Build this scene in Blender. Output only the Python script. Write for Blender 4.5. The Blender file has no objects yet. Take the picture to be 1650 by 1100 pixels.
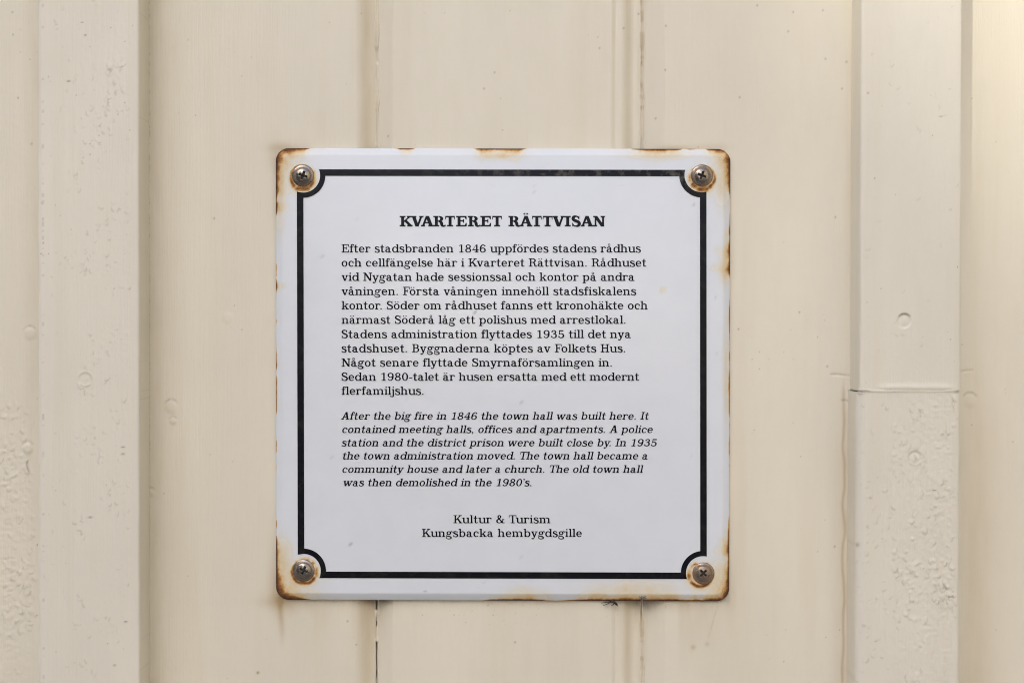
# Weathered enamel information sign screwed to a cream painted plank wall (close-up in open shade, sun just
# clearing an added, unseen gable on the upper right).  Metres; wall faces -Y.
import bpy, math
import numpy as np
from mathutils import Vector

# ------------------------------------------------------------------ camera, light, exposure
scene = bpy.context.scene
D = 0.9                      # camera to wall face
S = 0.0004                   # metres per photo pixel on the wall face (photo 1650 x 1100)
cam = bpy.data.cameras.new('camera'); cam_o = bpy.data.objects.new('camera', cam)
scene.collection.objects.link(cam_o); scene.camera = cam_o
cam.sensor_width = 36.0; cam.lens = 36.0*D/(1650*S)
cam.clip_start = 0.02; cam.clip_end = 500
cam_o.location = (0, -D, 0); cam_o.rotation_euler = (math.radians(90), 0, 0)

SUN = Vector((-0.61, -1.0, 0.86)).normalized()          # towards the sun
sun = bpy.data.lights.new('sun', 'SUN'); sun_o = bpy.data.objects.new('sun', sun)
scene.collection.objects.link(sun_o)
sun.energy = 2.0; sun.angle = math.radians(0.53); sun.color = (1.0, 0.98, 0.93)
sun_o.rotation_euler = SUN.to_track_quat('Z', 'Y').to_euler(); sun_o.location = (-3, -5, 5)
world = bpy.data.worlds.new('World'); scene.world = world; world.use_nodes = True
wn = world.node_tree.nodes; wl = world.node_tree.links
sky = wn.new('ShaderNodeTexSky'); sky.sky_type = 'NISHITA'; sky.sun_disc = False
sky.sun_elevation = math.asin(SUN.z); sky.sun_rotation = math.atan2(SUN.x, SUN.y)
sky.air_density = 0.56; sky.dust_density = 1.6; sky.ozone_density = 1.0
wl.new(sky.outputs[0], wn['Background'].inputs[0]); wn['Background'].inputs[1].default_value = 0.15
scene.view_settings.view_transform = 'Standard'; scene.view_settings.look = 'None'
scene.view_settings.gamma = 1.0; scene.view_settings.use_curve_mapping = False
scene.view_settings.exposure = 1.43
scene.cycles.filter_width = 1.0
scene.cycles.max_bounces = 6
scene.cycles.use_denoising = True

# ------------------------------------------------------------------ helpers
C = scene.collection
def px(x, y, h=0.0):
    """photo pixel seen on a surface h metres in front of the wall face -> world point (arrays welcome)"""
    f = (D-h)/D
    return (x-825.0)*S*f, -h + 0*x, (550.0-y)*S*f
def link(o, parent=None, label=None, cat=None, group=None, kind=None):
    C.objects.link(o)
    if parent: o.parent = parent
    for k, v in (('label', label), ('category', cat), ('group', group), ('kind', kind)):
        if v: o[k] = v
    return o
def empty(name, loc=(0, 0, 0), **kw):
    o = bpy.data.objects.new(name, None); o.location = loc; o.empty_display_size = .05
    return link(o, **kw)
def mesh_obj(name, V, F, mat, parent=None, smooth=True, attrs=None, origin=None, **kw):
    """V: (n,3) world points; F: list of faces or (m,4) array"""
    V = np.asarray(V, dtype=np.float64)
    base = Vector(origin) if origin is not None else Vector((0, 0, 0))
    V = V - np.array(base)
    me = bpy.data.meshes.new(name)
    if isinstance(F, np.ndarray):
        me.vertices.add(len(V)); me.vertices.foreach_set('co', V.astype(np.float32).ravel())
        m = len(F); me.loops.add(m*F.shape[1]); me.polygons.add(m)
        me.loops.foreach_set('vertex_index', F.astype(np.int32).ravel())
        me.polygons.foreach_set('loop_start', np.arange(m, dtype=np.int32)*F.shape[1])
        me.update(calc_edges=True)
    else:
        me.from_pydata([tuple(v) for v in V], [], F); me.update()
    me.polygons.foreach_set('use_smooth', [smooth]*len(me.polygons))
    for k, a in (attrs or {}).items():
        at = me.attributes.new(k, 'FLOAT', 'POINT'); at.data.foreach_set('value', np.asarray(a, dtype=np.float32).ravel())
    me.materials.append(mat)
    o = bpy.data.objects.new(name, me)
    if parent is not None: o.location = base - parent_loc(parent)
    else: o.location = base
    return link(o, parent, **kw)
def parent_loc(p):
    v = Vector(p.location)
    while p.parent: p = p.parent; v = v + Vector(p.location)
    return v
def grid_faces(nr, nc, wrap=False):
    r = np.arange(nr-1)[:, None]; c = np.arange(nc if wrap else nc-1)[None, :]
    c1 = (c+1) % nc
    a = r*nc+c; b = r*nc+c1
    return np.stack([a, b, b+nc, a+nc], -1).reshape(-1, 4)
def sm(a, b, x):
    t = np.clip((x-a)/(b-a), 0, 1); return t*t*(3-2*t)
def vnoise(x, y, seed=0):
    """smooth value noise 0..1"""
    xi = np.floor(x).astype(np.int64); yi = np.floor(y).astype(np.int64)
    xf = x-xi; yf = y-yi
    def h(i, j):
        n = (i*374761393 + j*668265263 + seed*974634777) & 0x7fffffff
        n = ((n ^ (n >> 13))*1274126177) & 0x7fffffff
        n = ((n ^ (n >> 16))*60493) & 0x7fffffff
        return ((n ^ (n >> 11)) & 0xffff)/65535.0
    u = xf*xf*(3-2*xf); v = yf*yf*(3-2*yf)
    return (h(xi, yi)*(1-u)+h(xi+1, yi)*u)*(1-v) + (h(xi, yi+1)*(1-u)+h(xi+1, yi+1)*u)*v
def fbm(x, y, seed=0, n=4):
    s = 0; a = .5; t = 0
    for k in range(n):
        s = s + a*vnoise(x*2**k, y*2**k, seed+17*k); t += a; a *= .5
    return s/t
def gauss(x, y, cx, cy, rx, ry=None):
    ry = ry or rx
    return np.exp(-(((x-cx)/rx)**2 + ((y-cy)/ry)**2))
rng = np.random.default_rng(7)

# ------------------------------------------------------------------ materials
class Mat:
    def __init__(self, name, rough=.5, metal=0.0, col=(.5, .5, .5)):
        self.m = bpy.data.materials.new(name); self.m.use_nodes = True
        self.t = self.m.node_tree; self.b = self.t.nodes['Principled BSDF']
        self.b.inputs['Roughness'].default_value = rough; self.b.inputs['Metallic'].default_value = metal
        self.b.inputs['Base Color'].default_value = (*col, 1)
        self.tc = None
    def n(self, typ, **kw):
        o = self.t.nodes.new('ShaderNode'+typ)
        for k, v in kw.items(): setattr(o, k, v)
        return o
    def l(self, a, b): self.t.links.new(a, b)
    def coords(self, scale):
        g = self.n('NewGeometry'); mp = self.n('Mapping'); mp.inputs['Scale'].default_value = scale
        self.l(g.outputs['Position'], mp.inputs[0]); return mp.outputs[0]
    def noise(self, scale, detail=3, rough=.5):
        o = self.n('TexNoise'); o.inputs['Scale'].default_value = 1.0
        o.inputs['Detail'].default_value = detail; o.inputs['Roughness'].default_value = rough
        self.l(self.coords(scale), o.inputs['Vector']); return o.outputs['Fac']
    def attr(self, name):
        o = self.n('Attribute'); o.attribute_name = name; return o.outputs['Fac']
    def math(self, op, a, b=None, c=None, clamp=False):
        o = self.n('Math', operation=op, use_clamp=clamp)
        for i, v in enumerate((a, b, c)):
            if v is None: continue
            if isinstance(v, (int, float)): o.inputs[i].default_value = v
            else: self.l(v, o.inputs[i])
        return o.outputs[0]
    def ramp(self, fac, stops):
        o = self.n('ValToRGB'); e = o.color_ramp.elements
        while len(e) < len(stops): e.new(.5)
        for i, (p, c) in enumerate(stops):
            e[i].position = p; e[i].color = (*c, 1) if len(c) == 3 else c
        self.l(fac, o.inputs[0]); return o.outputs[0]
    def mix(self, fac, a, b, mode='MIX'):
        o = self.n('Mix', data_type='RGBA', blend_type=mode)
        for s, v in ((o.inputs[0], fac), (o.inputs[6], a), (o.inputs[7], b)):
            if isinstance(v, (int, float)): s.default_value = v
            elif isinstance(v, tuple): s.default_value = (*v, 1)
            else: self.l(v, s)
        return o.outputs[2]
    def bump(self, height, strength, dist):
        o = self.n('Bump'); o.inputs['Strength'].default_value = strength; o.inputs['Distance'].default_value = dist
        self.l(height, o.inputs['Height']); self.l(o.outputs[0], self.b.inputs['Normal'])
    def set(self, sock, v): self.l(v, self.b.inputs[sock])

def paint_material(name, col):
    m = Mat(name, .42, 0, col)
    big = m.noise((9, 9, 5), 4); fine = m.noise((900, 900, 260), 3); mid = m.noise((120, 120, 30), 3)
    tint = m.ramp(big, [(.3, tuple(c*.95 for c in col)), (.7, tuple(min(c*1.04, .9) for c in col))])
    tint = m.mix(m.math('MULTIPLY', m.math('SUBTRACT', mid, .45, clamp=True), .35), tint, (col[0]*.88, col[1]*.86, col[2]*.80))
    streak = m.noise((38, 38, 2.2), 4, .6)
    tint = m.mix(m.math('MULTIPLY', m.math('SUBTRACT', streak, .52, clamp=True), 1.1, clamp=True), tint, (col[0]*.86, col[1]*.80, col[2]*.68))
    st = m.math('MULTIPLY', m.attr('stain'), m.math('ADD', m.math('MULTIPLY', mid, .8), .55), clamp=True)
    tint = m.mix(st, tint, (.47, .33, .15))
    dr = m.math('MULTIPLY', m.attr('dirt_shade'), m.math('ADD', m.math('MULTIPLY', fine, .9), .5), clamp=True)
    tint = m.mix(dr, tint, (.12, .078, .036))
    m.set('Base Color', tint)
    m.set('Roughness', m.math('ADD', m.math('MULTIPLY', dr, .4), m.math('ADD', .34, m.math('MULTIPLY', mid, .16))))
    brush = m.noise((800, 800, 14), 3, .6)
    m.bump(m.math('ADD', m.math('MULTIPLY', fine, .45), m.math('ADD', mid, m.math('MULTIPLY', brush, .8))), .45, .0004)
    return m.m
CREAM = (.815, .742, .568)
M_paint = paint_material('cream_wall_paint', CREAM)
M_batten = paint_material('cream_batten_paint', (.815, .752, .595))

def enamel_material():
    m = Mat('white_enamel', .12)
    r = m.attr('rust'); n1 = m.noise((420, 420, 420), 5, .65); n2 = m.noise((1500, 1500, 1500), 3, .6); n3 = m.noise((60, 60, 60), 3)
    gate = m.math('MULTIPLY', m.math('MULTIPLY', r, r), 5.0, clamp=True)
    d = m.math('ADD', m.math('MULTIPLY', m.math('SUBTRACT', n1, .5), .55), m.math('MULTIPLY', m.math('SUBTRACT', n2, .5), .35))
    r2 = m.math('ADD', r, m.math('MULTIPLY', d, gate), clamp=True)
    white = m.ramp(n3, [(.3, (.765, .785, .775)), (.7, (.79, .805, .795))])
    rust = m.ramp(r2, [(0, (.78, .79, .78)), (.09, (.78, .75, .64)), (.21, (.76, .61, .36)), (.36, (.64, .36, .115)),
                       (.55, (.38, .165, .045)), (.78, (.16, .06, .022)), (1, (.065, .03, .016))])
    col = m.mix(m.math('MULTIPLY', r2, 12, clamp=True), white, rust)
    grime_shade = m.math('MULTIPLY', m.attr('grime_shade'), 1.0, clamp=True)
    col = m.mix(grime_shade, col, (.12, .10, .07))
    m.set('Base Color', col)
    smear = m.noise((26, 26, 7), 4, .6)
    m.set('Roughness', m.math('ADD', m.ramp(r2, [(0, (.10,)*3), (.2, (.3,)*3), (.45, (.75,)*3), (1, (.9,)*3)]), m.math('MULTIPLY', smear, .16), clamp=True))
    m.b.inputs['Specular IOR Level'].default_value = .45
    m.bump(m.math('MULTIPLY', m.math('ADD', n1, n2), m.math('SUBTRACT', r2, .22, clamp=True)), .9, .0012)
    return m.m
M_enamel = enamel_material()
def ink_material(name, dust):
    m = Mat(name, .25, 0, (.008, .008, .010))
    n = m.noise((160, 160, 160), 4, .65)
    if dust:
        a = m.math('MULTIPLY', m.math('SUBTRACT', n, .5, clamp=True), m.attr('dust'))
        m.set('Base Color', m.mix(m.math('MULTIPLY', a, 4, clamp=True), (.008, .008, .010), (.13, .118, .095)))
    m.b.inputs['Specular IOR Level'].default_value = .1
    return m.m
M_ink = ink_material('black_enamel_ink', False)
M_frame = ink_material('black_enamel_line', True)
def screw_material():
    m = Mat('stainless_steel', .3, 1.0, (.55, .53, .5))
    n1 = m.noise((500, 500, 500), 4, .6); n2 = m.noise((1800, 1800, 1800), 2)
    r = m.math('MULTIPLY', m.attr('rust'), m.math('MULTIPLY', m.math('SUBTRACT', n1, .28, clamp=True), 3.6), clamp=True)
    steel = m.ramp(n2, [(.3, (.26, .225, .175)), (.7, (.44, .39, .325))])
    m.set('Base Color', m.mix(m.attr('grime_shade'), m.mix(r, steel, (.30, .15, .06)), (.02, .016, .012)))
    m.set('Metallic', m.math('SUBTRACT', 1.0, m.math('MULTIPLY', m.math('ADD', r, m.attr('grime_shade')), .8), clamp=True))
    m.set('Roughness', m.math('ADD', .19, m.math('MULTIPLY', m.math('ADD', r, m.attr('grime_shade')), .45), clamp=True))
    m.bump(n2, .25, .0002)
    return m.m
M_screw = screw_material()
M_insect = Mat('dark_chitin', .5, 0, (.025, .02, .016)).m
M_web = Mat('grey_cobweb', .9, 0, (.22, .20, .18)).m
def ground_material():
    m = Mat('paving_stone', .85)
    m.set('Base Color', m.ramp(m.noise((3, 3, 3), 5), [(.3, (.15, .138, .12)), (.7, (.22, .20, .175))])); return m.m
M_ground = ground_material()
M_render = Mat('pale_render', .85, 0, (.45, .38, .30)).m
M_stucco = Mat('yellow_stucco', .85, 0, (.72, .60, .42)).m
M_shed = Mat('grey_timber', .85, 0, (.26, .25, .24)).m
M_tile = Mat('roof_tile', .8, 0, (.24, .09, .05)).m
M_dark = Mat('dark_gap', .9, 0, (.05, .038, .024)).m

# ------------------------------------------------------------------ out of view: ground, and buildings added to shape the light
GZ = -1.5
mesh_obj('ground', [(-90, -120, GZ), (90, -120, GZ), (90, 0.25, GZ), (-90, 0.25, GZ)], [(0, 1, 2, 3)], M_ground, smooth=False, kind='structure')
HD = 30.0                    # distance of the gable front; its right-hand verge cuts the sun's disc for this bit of wall
zx, _, zz = px(1255.0, 300.0)                # wall point where the gable hides half... of the sun (centre of the penumbra, see shift)
shift = 0.26                                 # half the penumbra's width on the wall
cx, cz = zx + .707*(shift-.02), zz + .707*(shift-.02)
ex, ez = cx + SUN.x/-SUN.y*HD, cz + SUN.z/-SUN.y*HD      # verge passes through this point at y = -HD, falling to the right at 45 degrees
A = 5.0
apex = (ex-A, ez+A); wR = 11.0
eR = (apex[0]+wR, apex[1]-wR); eL = (apex[0]-wR, apex[1]-wR)
tall = empty('gable_sun_blocker', (apex[0], -HD-8, GZ), label='tall rendered house with a tiled gable roof, unseen, added to block part of the sun', cat='house')  # added gable, hides part of the sun's disc
y0, y1 = -HD, -HD-16
V = [(eL[0], y0, GZ), (eR[0], y0, GZ), (eR[0], y0, eR[1]), (apex[0], y0, apex[1]), (eL[0], y0, eL[1])]
V += [(x, y1, z) for x, _, z in V]
mesh_obj('wall', V, [(0, 1, 2, 3, 4), (9, 8, 7, 6, 5), (0, 5, 6, 1), (1, 6, 7, 2), (4, 9, 5, 0)], M_render, tall, smooth=False)
rt = .0
V = [(apex[0], y0-.1, apex[1]-.05), (apex[0], y1, apex[1]-.05), (eR[0]+.5, y1, eR[1]-.55), (eR[0]+.5, y0-.1, eR[1]-.55),
     (eL[0]-.5, y1, eL[1]-.55), (eL[0]-.5, y0-.1, eL[1]-.55)]
mesh_obj('roof', V, [(0, 3, 2, 1), (0, 1, 4, 5)], M_tile, tall, smooth=False)

# added stucco house, out of view on the right: its sunlit facade bounces warm light
side = empty('stucco_reflector', (9.5, -12, GZ), label='pale yellow stucco house with a low hipped roof, unseen, added to bounce warm light from the right', cat='house')
bx0, bx1, by0, by1, bz1 = 4.5, 14.5, -22.0, -2.5, 7.5
V = [(bx0, by0, GZ), (bx1, by0, GZ), (bx1, by1, GZ), (bx0, by1, GZ), (bx0, by0, bz1), (bx1, by0, bz1), (bx1, by1, bz1), (bx0, by1, bz1)]
mesh_obj('wall', V, [(0, 1, 5, 4), (1, 2, 6, 5), (2, 3, 7, 6), (3, 0, 4, 7)], M_stucco, side, smooth=False)
V = [(bx0-.4, by0-.4, bz1-.05), (bx1+.4, by0-.4, bz1-.05), (bx1+.4, by1+.4, bz1-.05), (bx0-.4, by1+.4, bz1-.05), (9.5, by0+5, bz1+3), (9.5, by1-5, bz1+3)]
mesh_obj('roof', V, [(0, 1, 4), (1, 2, 5, 4), (2, 3, 5), (3, 0, 4, 5), (3, 2, 1, 0)], M_tile, side, smooth=False)

# low timber shed added out of view on the left to hold back sky light
shed = empty('shed_sky_blocker', (-6.5, -13, GZ), label='long low grey timber shed, unseen, added to block sky light from the left', cat='shed')
bx0, bx1, by0, by1, bz1 = -9.5, -3.6, -24.0, -2.2, 2.4
V = [(bx0, by0, GZ), (bx1, by0, GZ), (bx1, by1, GZ), (bx0, by1, GZ), (bx0, by0, bz1), (bx1, by0, bz1), (bx1, by1, bz1), (bx0, by1, bz1)]
mesh_obj('wall', V, [(0, 1, 5, 4), (1, 2, 6, 5), (2, 3, 7, 6), (3, 0, 4, 7)], M_shed, shed, smooth=False)
V = [(bx0-.3, by0-.3, bz1-.02), (bx1+.3, by0-.3, bz1-.02), (bx1+.3, by1+.3, bz1-.02), (bx0-.3, by1+.3, bz1-.02), (-6.5, by0-.3, bz1+1.1), (-6.5, by1+.3, bz1+1.1)]
mesh_obj('roof', V, [(0, 1, 4), (1, 2, 5, 4), (2, 3, 5), (3, 0, 4, 5), (3, 2, 1, 0)], M_tile, shed, smooth=False)

# ------------------------------------------------------------------ the plank wall
wall = empty('plank_wall', (0, 0.01, GZ), label='cream painted wooden plank wall with vertical cover battens, weathered paint and filled nail heads', cat='wall')
SEAMS = [175+430*k for k in range(-4, 7)]
SEAMS[5-1+0] = 175; 
SEAMS = {k: 175.0+430*k for k in range(-4, 8)}
SEAMS[1] = 605.5; SEAMS[2] = 1034.5
def zs():                                     # photo rows: dense in view, coarse beyond
    a = np.arange(-40, 1141, 1.7)
    return np.concatenate([np.arange(-2400, -40, 60.), a, np.arange(1200, 4310, 60.)])
ROWS = zs()
# bits of relief: (x, y, radius px, height mm) - filled nail heads and runs of old paint
def flakes(x, y, seed, sx=9., sy=9., th=.62):
    """thin raised skins of blistered paint with sharp lower edges"""
    n = fbm(x/sx, y/sy, seed, 3)
    r = 1-np.abs(2*fbm(x/(sx*1.3), y/(sy*1.3), seed+5, 3)-1)
    return sm(th, th+.05, n)*.5 + sm(.90, .985, r)*.6
def scatter(n, x0, x1, y0, y1, seed, th, r0=1.8, r1=4.5, h=.00025, d=.3):
    """clustered blisters and lifted chips: x, y, radius (px), height (m), darkening of the lower edge, direction"""
    r = np.random.default_rng(seed); out = []
    while len(out) < n:
        x, y = r.uniform(x0, x1), r.uniform(y0, y1)
        if fbm(np.array([x/38.]), np.array([y/42.]), seed, 3)[0] < th: continue
        out.append((x, y, r.uniform(r0, r1), h*r.uniform(.4, 1.3), d*r.uniform(0, 1)**2, r.normal(math.pi/2, 1.0), r.uniform(.6, 1.7)))
    return out
def blisters(z, dirt_shade, x, y, pts):
    xr, yr = x[0], y[:, 0]
    for cx, cy, r, h, d, a, el in pts:
        i0, i1 = np.searchsorted(yr, (cy-3*r*el, cy+3*r*el)); j0, j1 = np.searchsorted(xr, (cx-3*r, cx+3*r))
        if i1 <= i0 or j1 <= j0: continue
        X, Y = x[i0:i1, j0:j1]-cx, (y[i0:i1, j0:j1]-cy)/el
        q = np.hypot(X, Y); along = (X*math.cos(a)+Y*math.sin(a))/r
        q = q*(.75+.5*fbm((X+cx)/2.6, (Y+cy)/2.6, 955, 2))
        z[i0:i1, j0:j1] += .45*h*sm(r*1.15, r*.6, q)*(.55+.45*np.clip(along, -1, 1))     # lifted on one side
        dirt_shade[i0:i1, j0:j1] += d*np.exp(-((q-r)/.95)**2)*sm(.1, .9, along)
LEFT_BATTEN = scatter(330, 120, 208, -20, 1120, 901, .50) + scatter(80, 72, 120, -20, 1120, 902, .52, 1.5, 3, .00018, .25) + scatter(60, 170, 206, 90, 190, 903, .3, 2, 4.5)
RIGHT_BATTEN = (scatter(210, 1440, 1545, 640, 1120, 911, .50, 2, 5, .00042, .30) + scatter(110, 1462, 1542, 900, 1000, 912, .42, 2, 5, .0005, .36)
                + scatter(80, 1395, 1450, 640, 1120, 913, .52, 2, 4, .0003, .35) + scatter(50, 1470, 1545, 760, 880, 914, .45, 2, 5, .0005, .3)
                + scatter(60, 1395, 1540, 0, 620, 915, .55, 2, 5, .00015, .22) + scatter(60, 1376, 1404, 640, 1120, 916, .4, 1.5, 3, .0003, .3))
LOWER_LEFT = scatter(160, -10, 58, 650, 1120, 921, .45, 2, 6, .0005, .22) + scatter(40, -10, 58, 690, 800, 922, .4, 2, 6, .0006, .25) + scatter(70, 5, 50, 900, 1010, 923, .4, 2, 5, .0006, .25)
SPECKS = np.array([[1057, 190], [732*.0+797, 117], [780, 143], [1190, 530], [1288, 503], [1333, 590], [345, 352], [1220, 9], [1278, 20], [1326, 17],
                   [1270, 51], [1192, 157], [1357, 143], [1345, 880], [830, 1034], [1030, 20], [1073, 42], [1072, 113], [966, 78], [1037, 95],
                   [1034, 72], [1005, 45], [415, 1083], [1346, 350], [1330, 95], [20, 20], [29, 158], [51, 232], [1364, 100], [625, 219], [560, 1000]])
def plank_relief(x, y):
    """height (m) of the painted plank face, with dirt and stain masks; x, y in photo pixels"""
    z = 0.00006*(fbm(x/5., y/160., 3, 3)-.5) + .00022*(fbm(x/60., y/300., 11, 3)-.5)
    dirt_shade = np.zeros_like(x); stain = np.zeros_like(x)
    # lower left plank: old blistered paint
    w = (.22+.78*sm(600, 820, y))*sm(62, 45, x)
    z = z + w*(.00018*(1-np.abs(2*fbm(x/13., y/9., 77, 4)-1))**3 + .0003*(fbm(x/9., y/7., 78, 3)-.5))
    blisters(z, dirt_shade, x, y, LOWER_LEFT)
    # general sparse pimples in the paint
    n = vnoise(x/4.6, y/4.6, 91); z = z + .00011*sm(.93, .99, n)*sm(.5, .7, vnoise(x/90., y/90., 5))
    # knots, nail fills, runs
    for nx, ny, r, hh in ((48, 537, 11, .0006), (45, 722, 10, .0011), (367, 512, 10, .00035), (276, 655, 11, .0005), (279, 678, 6, .0006),
                          (243, 793, 7, .0008), (1563, 645, 12, .0006), (1240, 640, 9, .00015)):
        d = np.hypot(x-nx, (y-ny)*.9)
        z = z + hh*sm(r*1.1, r*.35, d)
        dirt_shade = dirt_shade + .34*np.exp(-((d-r*1.0)/1.8)**2)*sm(ny-2, ny-r, y)*(hh > .00045)*(.3+vnoise(x/3., y/3., 9))  # dark crescent on top of the fills: dirt, with their shade painted in
    d = np.abs(x-45-1.5*np.sin(y/4))                                      # short crack in the left plank
    dirt_shade = dirt_shade + .5*np.exp(-(d/1.6)**2)*sm(738, 742, y)*sm(764, 758, y)
    # horizontal check lines beside the right batten
    for x0, x1, yy in ((1338, 1368, 604.5), (1548, 1568, 597.5), (1355, 1366, 645)):
        g = np.exp(-((y-yy-1.2*np.sin(x/9))/1.7)**2)*sm(x0-3, x0+3, x)*sm(x1+2, x1-2, x)
        z = z - .0005*g; dirt_shade = dirt_shade + .16*g*(.4+vnoise(x/5., y/5., 19))
    # wavy bead of caulk against the right batten
    if x.max() > 1300 and x.min() < 1400:
        edge = 1359+3*(fbm(y/45., y*0, 8, 2)-.5)*2
        z = z + .0009*sm(edge, edge+5, x)*sm(612, 640, y)
        stain = stain + .5*np.exp(-((x-edge)/2.0)**2)*sm(600, 640, y)
        stain = stain + .20*sm(1325, 1362, x)*sm(560, 760, y)
    # dust line beside the left batten
    stain = stain + .15*np.exp(-((x-252)/15.)**2)*(.6+.8*fbm(x/8., y/70., 60, 3)) + .10*np.exp(-((x-265)/30.)**2)
    dirt_shade = dirt_shade + .32*np.exp(-((x-240)/1.5)**2)*sm(.45, .8, fbm(x*0, y/4., 14, 3))
    stain = stain + .18*sm(30, 60, x)*(x < 75)*sm(1100, 300, y)
    stain = stain + .26*np.exp(-((x-1572)/34.)**2)*(x > 1545)*sm(500, 760, y)
    # rust weeping from the sign on to the wall
    for cx_, cy_, rx, ry, a in ((446, 255, 14, 26, .55), (445, 330, 8, 60, .28), (447, 950, 14, 34, .7), (456, 968, 34, 14, .55),
                                (441, 900, 9, 50, .25), (1178, 955, 9, 40, .3), (1085, 239, 30, 5, .55), (1150, 238, 25, 7, .35),
                                (460, 238, 30, 8, .5), (1179, 430, 6, 30, .2), (1060, 972, 70, 10, .35), (860, 969, 70, 6, .30), (640, 970, 200, 6, .22)):
        stain = stain + .75*a*gauss(x, y, cx_, cy_, rx, ry)
    run = np.exp(-((x-452-.035*(y-970)-3*(fbm(y/60., y*0, 4, 2)-.5))/5.)**2)*sm(1056, 1035, y)*(y > 960)
    stain = stain + .46*run*sm(1060, 990, y)
    stain = stain + .20*sm(450, 470, x)*sm(560, 530, x)*(y > 960)*sm(1080, 980, y)*fbm(x/16., y/40., 31, 3)
    stain = stain + .17*sm(1088, 1098, x)*sm(1185, 1120, x)*(y > 960)*sm(1100, 985, y)*(.5+fbm(x/9., y/60., 33, 3))
    # contact shade painted under the sign's bottom edge, then small specks
    dirt_shade = dirt_shade + .26*np.exp(-np.clip(y-968, 0, None)/7.)*(y > 955)*sm(440, 450, x)*sm(1180, 1172, x)*(.4+fbm(x/30., y/20., 12, 2))
    dirt_shade = dirt_shade + .2*sm(.80, .88, fbm(x/3.1, y/2.2, 64, 2))*(y > 968)*sm(1035, 975, y)*sm(.52, .62, vnoise(x/60., y/40., 3))*sm(430, 450, x)*sm(1180, 1150, x)
    # faint hanging thread of dirt, bottom right
    dirt_shade = dirt_shade + .16*np.exp(-((x-1156+(y-975)*.28)/1.1)**2)*sm(972, 978, y)*sm(1030, 1020, y)*(.4+vnoise(x/4., y/9., 77)) + .22*gauss(x, y, 1139, 1037, 3.6)
    # specks
    for sx_, sy_ in SPECKS:
        dirt_shade = dirt_shade + .6*gauss(x, y, sx_, sy_, 1.35, 1.6)
    stain = stain + .45*gauss(x, y, 1117, 1042, 4) + .7*gauss(x, y, 416, 1083, 2.5)
    n = vnoise(x/3.0, y/3.0, 230); dirt_shade = dirt_shade + .55*sm(.972, .992, n)*sm(.56, .72, vnoise(x/70., y/80., 231))
    return z, dirt_shade, stain

def bevel(d, w, depth, soft):
    """depth of the vee at distance d (px) from the seam"""
    t = np.clip(1-d/w, 0, 1)
    return depth*(t if soft is None else t**soft)
for k in range(-4, 7):
    a, b = SEAMS[k], SEAMS[k+1]
    near = a < 1700 and b > -50
    step = 1.7 if near else 14.0
    gap = 1.3
    xs = np.concatenate([[a+gap], np.arange(a+gap+1, b-gap-.6, step), [b-gap]])
    X, Y = np.meshgrid(xs, ROWS)
    z, dirt_shade, stain = plank_relief(X, Y)
    # wobbling hand painted arris
    wob = 2.2*(fbm(Y/120., Y*0, 50+k, 2)-.5)
    if k == 1: wl_, wr_ = 27.0, 50.0           # plank between the two visible joints: bevels
    elif k == 0: wl_, wr_ = 28.0, 32.0
    elif k == 2: wl_, wr_ = 37.0, 28.0
    else: wl_, wr_ = 28.0, 32.0
    dl, dr = X-a, b-X
    z = z - bevel(dl, wl_+wob, .0062, 1.0)
    if k == 1:                                  # two-step moulding on its right arris
        dz = .0012*sm(50, 42, dr+wob) + .0034*sm(34, 12, dr+wob*.5) + .0008*sm(6, 0, dr)
        z = z - dz
        stain = stain + .20*np.exp(-((dr-22)/6.5)**2)*(.7+.6*fbm(X/9., Y/90., 71, 2))
    elif k == 0:
        z = z - bevel(dr, wr_+wob, .0058, 1.3)
        stain = stain + .24*np.exp(-((dr-18)/9.)**2)*(.7+.6*fbm(X/9., Y/90., 73, 2)) + .12*sm(30, 8, dr)
    else:
        z = z - bevel(dr, wr_+wob, .0050, 1.3)
    # shade painted in where the sign's lower edge bridges the joints, with stain below
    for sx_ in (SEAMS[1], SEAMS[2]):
        dirt_shade = dirt_shade + .55*np.exp(-np.clip(Y-966, 0, None)/11.)*(Y > 955)*np.exp(-((X-sx_)/22.)**2)
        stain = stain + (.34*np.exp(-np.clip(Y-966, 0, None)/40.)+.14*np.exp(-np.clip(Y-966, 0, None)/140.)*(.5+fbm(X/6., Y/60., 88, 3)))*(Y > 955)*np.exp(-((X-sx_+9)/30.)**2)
    vx, _, vz = px(X, Y)
    Vv = np.stack([vx, -z, vz], -1).reshape(-1, 3)
    Fq = grid_faces(len(ROWS), len(xs))[:, ::-1]
    # returns into the joint
    nb = len(Vv); nc = len(xs); nr = len(ROWS)
    back = np.stack([np.concatenate([vx[:, 0], vx[:, -1]]), np.full(2*nr, .018), np.concatenate([vz[:, 0], vz[:, -1]])], -1)
    li = np.arange(nr-1)*nc; bi = nb+np.arange(nr-1)
    F1 = np.stack([li, bi, bi+1, li+nc], -1)[:, ::-1]; ri = li+nc-1; ci = bi+nr
    F2 = np.stack([ri, ri+nc, ci+1, ci], -1)[:, ::-1]
    Vv = np.concatenate([Vv, back]); Fq = np.concatenate([Fq, F1, F2])
    ex_ = np.zeros(2*nr)
    mesh_obj('plank', Vv, Fq, M_paint, wall, attrs={'dirt_shade': np.clip(np.concatenate([dirt_shade.ravel(), ex_+.5]), 0, 1), 'stain': np.clip(np.concatenate([stain.ravel(), ex_+.5]), 0, 1)})
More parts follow.
